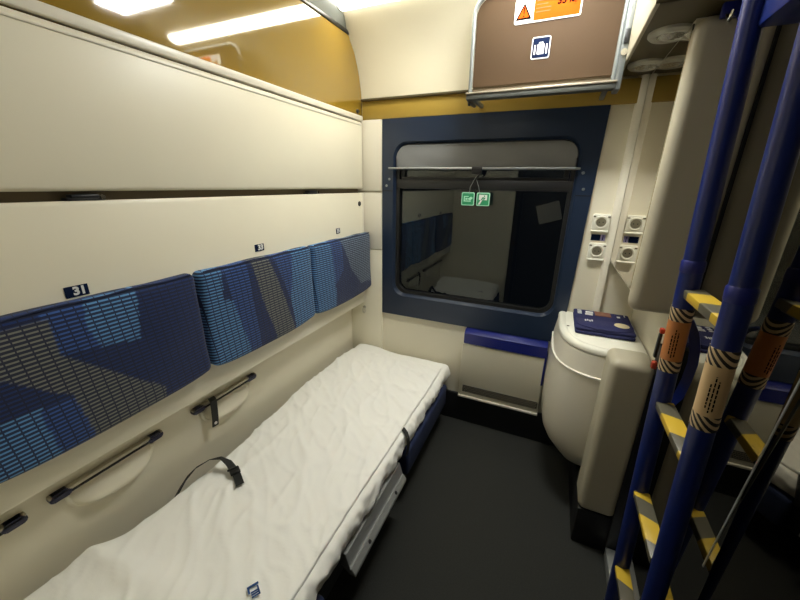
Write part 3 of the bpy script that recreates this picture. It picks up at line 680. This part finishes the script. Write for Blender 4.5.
# black sealing strip and the big tinted mirror along the right wall
MB().prism([(0.426, 0.0), (0.499, 0.0), (0.499, 2.40), (0.476, 2.40), (0.476, 1.06), (0.426, 1.06)], 1, 1.427, 1.47, 0.002).build('trim_8', M['black'], kind='structure')
MB().box(0.488, 0.499, 0.865, 1.424, 0.06, 2.40).build('trim_9', M['void'], kind='structure')
mm = MB().box(0.480, 0.4875, 0.862, 1.420, 0.065, 2.38).build('wall_mirror', M['mirror_dark'], loc=(0.484, 1.14, 0.065)); tag(mm, 'large dark tinted mirror covering the right wall behind the blue ladder', 'mirror')
md = MB().box(-0.004, 0.004, -0.58, 0.0, 0.065, 2.38, rot=Matrix.Rotation(math.radians(15), 3, 'Z'), pivot=(0, 0, 0))
bmesh.ops.translate(md.bm, verts=md.bm.verts, vec=(0.480, 0.855, 0))
md = md.build('mirror_door', M['mirror_dark'], loc=(0.55, 0.57, 0.065)); tag(md, 'tinted mirror door standing slightly ajar at the right edge, past the thin metal strip', 'mirror')
ms = MB().ribbon([(0.472, 0.878, 0.70), (0.472, 0.846, 1.10), (0.472, 0.812, 1.55), (0.472, 0.79, 1.9)], (0, 1, 0), 0.005, 0.002).build('mirror_strip', M['alu'], loc=(0.472, 0.87, 0.70)); tag(ms, 'thin metal strip running down the tinted mirror right of the ladder', 'strip')
MB().box(0.428, 0.499, 0.86, 1.424, 0.0, 0.050, 0.004).build('baseboard_right', M['alu'], kind='structure')

# ------------------------------------------------------------------ washbasin cabinet
Wb = thing('washbasin_cabinet', 'rounded cream washbasin cabinet with closed lid in the window corner', 'washbasin', (0.30, 1.80, 0.0))
base = [(0.330, 1.588), (0.248, 1.600), (0.175, 1.636), (0.123, 1.696), (0.094, 1.776), (0.082, 1.880), (0.080, 1.980), (0.080, 2.100)]
def outline(k, n=8):
    """smooth closed plan; k is the inset towards the back corner"""
    pts = []
    B_ = [Vector(p) for p in base]
    for i in range(len(B_) - 1):
        p0 = B_[max(i - 1, 0)]; p1 = B_[i]; p2 = B_[i + 1]; p3 = B_[min(i + 2, len(B_) - 1)]
        for j in range(n):
            t_ = j / n
            pts.append(0.5 * ((2 * p1) + (-p0 + p2) * t_ + (2 * p0 - 5 * p1 + 4 * p2 - p3) * t_ * t_ + (-p0 + 3 * p1 - 3 * p2 + p3) * t_ ** 3))
    pts.append(B_[-1]); out = []
    for i, q in enumerate(pts):
        d_ = (pts[min(i + 1, len(pts) - 1)] - pts[max(i - 1, 0)]).normalized(); nrm = Vector((d_.y, -d_.x))   # outward is -x,-y
        if nrm.x + nrm.y > 0: nrm = -nrm
        out.append((q.x - nrm.x * k, min(2.100, q.y - nrm.y * k)))
    return out + [(0.452, 2.100), (0.452, out[0][1])]
LP = lambda z, k: [(x, y, z) for x, y in outline(k)]
MB().loft([LP(0.212, 0.125), LP(0.218, 0.116), LP(0.27, 0.072), LP(0.325, 0.030), LP(0.365, 0.010), LP(0.42, 0.001), LP(0.55, 0.0), LP(0.785, 0.004)]).build('body', M['cream_gloss'], Wb, sharp=50)
MB().loft([LP(0.785, 0.006), LP(0.788, 0.001), LP(0.795, 0.001), LP(0.799, 0.008)]).build('rim_line', M['white'], Wb, sharp=50)
MB().loft([LP(0.798, 0.007), LP(0.895, 0.020), LP(0.897, 0.024)]).build('basin_collar', M['cream_gloss'], Wb, sharp=50)
MB().loft([LP(0.898, 0.020), LP(0.905, 0.018), LP(0.920, 0.020), LP(0.928, 0.028), LP(0.930, 0.036), LP(0.930, 0.050), LP(0.926, 0.054), LP(0.929, 0.058)]).build('lid', M['white'], Wb, sharp=50)
MB().lathe([(0, 0.002), (0.006, 0.002), (0.007, 0), (0, 0)], (0.142, 1.86, 0.929), (0, 0, 1), 12).build('lid_screw', M['sockwell'], Wb)
MB().softbox((0.361, 1.509, 0.5885), (0.076, 0.079, 0.3835), 0.030, 30, 30, 90).build('side_panel', M['taupe'], Wb)
MB().box(0.456, 0.498, 1.50, 2.104, 0.0, 1.232, 0.006).build('trim_10', M['cream'], kind='structure')
MB().box(0.290, 0.450, 1.436, 2.08, 0.0, 0.206, 0.006).build('plinth', M['black'], Wb)

# ------------------------------------------------------------------ navy pouch on the lid
Pc = thing('folded_pouch', 'navy printed cloth pouch lying folded on the washbasin lid', 'pouch', (0.30, 1.92, 0.931))
def pf(p):
    q = p.copy(); q.z += 0.003 * noise.noise(Vector((p.x * 12, p.y * 12, 1.0))); q.x += 0.03 * (p.y - 1.92) * (1 if p.x > 0.3 else 0); return q
MB().softbox((0.299, 1.915, 0.9395), (0.130, 0.146, 0.0085), 0.0075, 30, 30, 4, pf).build('lower_layer', M['pouch'], Pc, sharp=80)
MB().softbox((0.299, 1.922, 0.9555), (0.130, 0.146, 0.0080), 0.0075, 30, 30, 4, pf).build('upper_layer', M['pouch'], Pc, sharp=80)
flap = [(0.172, 1.905)] + [(0.298 - 0.126 * math.cos(PI * k / 16), 1.86 - 0.085 * math.sin(PI * k / 16) ** 0.6) for k in range(17)] + [(0.424, 1.905)]
MB().prism(flap, 2, 0.9625, 0.9675, 0.0015).build('flap', M['pouch'], Pc)
MB().lathe([(0, 0.0012), (0.032, 0.0012), (0.033, 0), (0, 0)], (0.376, 1.868, 0.9676), (0, 0, 1), 28).build('round_badge', M['badge'], Pc)
MB().prism(rrect(0.270, 0.345, 1.985, 2.052, 0.003, 3), 2, 0.963, 0.9668).build('picture_print', M['photo'], Pc)
for a in [(0.186, 0.206, 1.985 + 0.024 * k, 1.996 + 0.024 * k, 0.964, 0.9668) for k in range(3)] + [(0.222, 0.258, 1.978, 2.002, 0.964, 0.9668), (0.226, 0.262, 2.012, 2.036, 0.964, 0.9668)] + [(0.214 + 0.010 * k, 0.221 + 0.010 * k, 1.868 + 0.006 * (k % 2), 1.892 + 0.006 * (k % 2), 0.967, 0.9682) for k in range(4)] + [(0.372, 0.386, 1.995, 2.012, 0.964, 0.9668), (0.408, 0.412, 2.02, 2.05, 0.964, 0.9668)]:
    MB().box(*a).build('white_print', M['ink'], Pc)

# ------------------------------------------------------------------ sockets and their sign
def socket(z, x, label):
    t = thing('power_socket', label, 'socket', (x, 2.104, z - 0.04), 'white sockets beside the window')
    MB().prism(rrect(x - 0.041, x + 0.041, z - 0.041, z + 0.041, 0.008, 4), 1, 2.088, 2.105, 0.004).build('cover_plate', M['white'], t)
    MB().lathe([(0.0, 0.002), (0.026, 0.002), (0.0275, 0.006), (0.030, 0.006), (0.032, 0.0), (0.0, 0.0)], (x, 2.0885, z), (0, -1, 0), 28).build('socket_ring', M['white'], t)
    wl = MB().lathe([(0.0, 0.001), (0.0225, 0.001), (0.0225, 0.0), (0, 0)], (x, 2.0865, z), (0, -1, 0), 24).build('socket_well', M['sockwell'], t)
    MB().lathe([(0, 0.001), (0.003, 0.001), (0.003, 0), (0, 0)], (x - 0.009, 2.0856, z), (0, -1, 0), 10).lathe([(0, 0.001), (0.003, 0.001), (0.003, 0), (0, 0)], (x + 0.009, 2.0856, z), (0, -1, 0), 10).build('pin_hole', M['black'], wl)
    for sx in (-1, 1):
        MB().box(x + sx * 0.033 - 0.006, x + sx * 0.033 + 0.006, 2.0868, 2.089, z + 0.024, z + 0.032, 0.001).build('corner_mark', M['sockwell'], t)
    MB().prism([(2.089, z - 0.041), (2.082, z - 0.046), (2.082, z - 0.049), (2.104, z - 0.049), (2.104, z - 0.041)], 0, x - 0.041, x + 0.041, 0.002).build('lower_lip', M['white'], t)
socket(1.440, 0.222, 'upper white power socket beside the window frame, above the navy sign')
socket(1.290, 0.228, 'lower white power socket beside the window frame, below the navy sign')
ss = thing('socket_sign', 'tiny navy and lilac sign between the two power sockets', 'sign', (0.225, 2.104, 1.342))
MB().box(0.190, 0.234, 2.101, 2.105, 1.343, 1.375, 0.001).build('navy_field', M['navyprint'], ss)
MB().box(0.236, 0.256, 2.101, 2.105, 1.343, 1.375, 0.001).build('lilac_field', M['lilac'], ss)
MB().box(0.243, 0.247, 2.1003, 2.1012, 1.346, 1.372).box(0.198, 0.226, 2.1003, 2.1012, 1.356, 1.3595).build('print_line', M['navyprint'], ss)

# ------------------------------------------------------------------ ladder
Ld = thing('ladder', 'blue metal bunk ladder with striped treads leaning by the tinted mirror', 'ladder', (0.42, 1.04, 0.0))
def pole(z, y): return Vector(((0.4305 - 0.0435 * z) if y > 1.04 else (0.4345 - 0.0445 * z), y, z))
Y1, Y2 = 1.185, 0.900
for yy, sm, zl, lab in ((Y1, 'kraft_orange', 1.085, 'blue post with an orange sleeve'), (Y2, 'kraft', 1.085, 'blue post with a beige sleeve')):
    kf = 1.0 if yy > 1.04 else 0.95
    o = MB().tube([pole(z, yy) for z in (0.0, 0.5, 1.0, 1.40)], 0.0262 * kf, 24).build('post', M['blue'], Ld); o['label'] = lab
    MB().tube([pole(z, yy) for z in (1.39, 1.395, 1.42, 1.425)], [0.0262 * kf, 0.0280 * kf, 0.0280 * kf, 0.0245 * kf], 24).build('collar', M['blueplastic'], o)
    MB().tube([pole(z, yy) for z in (1.40, 1.8, 2.2)], 0.0245 * kf, 24).build('upper_tube', M['blue'], o)
    MB().tube([pole(z, yy) for z in (0.0, 0.03)], 0.033 * kf, 24).build('foot', M['black'], o)
    sl_ = MB().tube([pole(z, yy) for z in (1.122, 1.18, 1.250)], 0.0272 * kf, 24).build('sleeve', M[sm], o)
    MB().tube([pole(z, yy) for z in (1.086, 1.124)], 0.0276 * kf, 24).build('striped_band', M['bandstripe'], o)
    MB().tube([pole(z, yy) for z in (1.248, 1.287)], 0.0276 * kf, 24).build('striped_band', M['bandstripe'], o)
    # rows of small print, running up the sleeve
    pr = MB()
    for k, (z0_, z1_) in enumerate(((1.145, 1.205), (1.135, 1.225), (1.140, 1.215))):
        a = math.radians((236, 250, 264)[k]); c_, s_ = math.cos(a), math.sin(a)
        zz = z0_; rnd = random.Random(k + int(yy * 100))
        while zz < z1_:
            l_ = rnd.uniform(0.005, 0.012); q0 = pole(zz, yy) + 0.0276 * kf * Vector((c_, s_, 0)); q1 = pole(min(zz + l_, z1_), yy) + 0.0276 * kf * Vector((c_, s_, 0))
            pr.ribbon([q0, q1], (-s_, c_, 0), 0.0026, 0.0008); zz += l_ + 0.0025
    pr.build('small_print', M['black_ink'], sl_)
for z in (0.255, 0.615, 0.972, 1.335):
    x = 0.4275 - 0.0335 * z
    q = MB().box(x - 0.023, x + 0.023, Y2 + 0.018, Y1 - 0.018, z - 0.014, z + 0.012, 0.004, rot=Matrix.Rotation(math.radians(-8), 3, 'Y')).build('tread', M['hazard'], Ld)
    MB().tube([(x, Y2 + 0.01, z - 0.012), (x, Y1 - 0.01, z - 0.012)], 0.011, 12).build('tread_bar', M['greymetal'], q)
MB().box(0.350, 0.436, Y2 + 0.012, Y1 - 0.012, 1.955, 2.10, 0.006).build('top_bracket', M['blue'], Ld)
cb = MB().ribbon([(0.392, 1.220, 1.245), (0.412, 1.225, 1.235), (0.432, 1.230, 1.20), (0.448, 1.232, 1.15), (0.454, 1.232, 1.10), (0.452, 1.232, 1.04), (0.444, 1.230, 0.98), (0.428, 1.226, 0.950), (0.410, 1.222, 0.955)], (0.9, -0.35, 0), 0.026, 0.004)
cb = cb.build('blue_strap', M['blue'], loc=(0.38, 1.21, 0.96)); tag(cb, 'blue looped strap hanging behind the orange ladder sleeve', 'strap')
lt = thing('clip', 'small dark clip with red ends beside the orange ladder sleeve', 'clip', (0.345, 1.20, 1.08))
MB().box(0.343, 0.351, 1.198, 1.214, 1.110, 1.192, 0.003).build('clip_bar', M['dark'], lt)
MB().box(0.342, 0.354, 1.196, 1.214, 1.192, 1.208, 0.003).build('red_tip', M['red'], lt)
MB().box(0.344, 0.358, 1.196, 1.214, 1.072, 1.096, 0.003).build('red_tip', M['red'], lt)
hk = thing('coat_hook', 'chrome and blue coat hook at the top of the taupe cupboard', 'hook', (0.36, 1.43, 2.05))
MB().box(0.340, 0.385, 1.412, 1.4298, 2.062, 2.10, 0.005).build('base_plate', M['blueplastic'], hk)
MB().tube([(0.352, 1.42, 2.075), (0.352, 1.395, 2.058), (0.352, 1.380, 2.045), (0.353, 1.372, 2.052), (0.354, 1.370, 2.064)], 0.005, 10).build('prong', M['chrome'], hk)
MB().tube([(0.374, 1.42, 2.075), (0.374, 1.395, 2.058), (0.374, 1.380, 2.045), (0.374, 1.372, 2.052), (0.374, 1.370, 2.064)], 0.005, 10).build('prong', M['blueplastic'], hk)

# ------------------------------------------------------------------ white sheet hanging on the door behind (seen in the window glass)
def pp(u, v_):
    a = math.radians(17); x = -0.03 + (u - 0.5) * 0.28; z = (v_ - 0.5) * 0.24
    return Vector((-0.055 + x * math.cos(a) - z * math.sin(a), YB + 0.036 + 0.008 * math.sin(u * 5) * v_, 1.30 + x * math.sin(a) + z * math.cos(a)))
pa = MB().grid(pp, 12, 12, 0.002).build('paper_sheet', M['paper'], loc=(-0.05, YB + 0.035, 1.2)); tag(pa, 'pale sheet of paper hanging on the dark door, seen reflected in the window', 'paper')

# ------------------------------------------------------------------ world, camera, view
wd_ = bpy.data.worlds.new('night'); wd_.use_nodes = True; scn.world = wd_
wd_.node_tree.nodes['Background'].inputs['Color'].default_value = (0.004, 0.005, 0.008, 1); wd_.node_tree.nodes['Background'].inputs['Strength'].default_value = 1.0
cam = bpy.data.cameras.new('camera'); co = bpy.data.objects.new('camera', cam); COL.objects.link(co); scn.camera = co
X = Vector((0.91413808, 0.1437324, -0.37906802)); Yv = Vector((0.40507238, -0.28608237, 0.86837391)); Zv = Vector((0.01636879, -0.94736364, -0.31974081))
m4 = Matrix.Identity(4)
for i, wv in enumerate((X, Yv, Zv)): m4[i][0] = wv.x; m4[i][1] = -wv.y; m4[i][2] = -wv.z
m4[2][3] = 1.61; co.matrix_world = m4
cam.sensor_fit = 'HORIZONTAL'; cam.sensor_width = 36.0; cam.lens = 343 / 800 * 36.0; cam.clip_start = 0.02
scn.view_settings.view_transform = 'Standard'; scn.view_settings.look = 'None'; scn.view_settings.gamma = 1.0; scn.view_settings.use_curve_mapping = False
scn.view_settings.exposure = 0.12
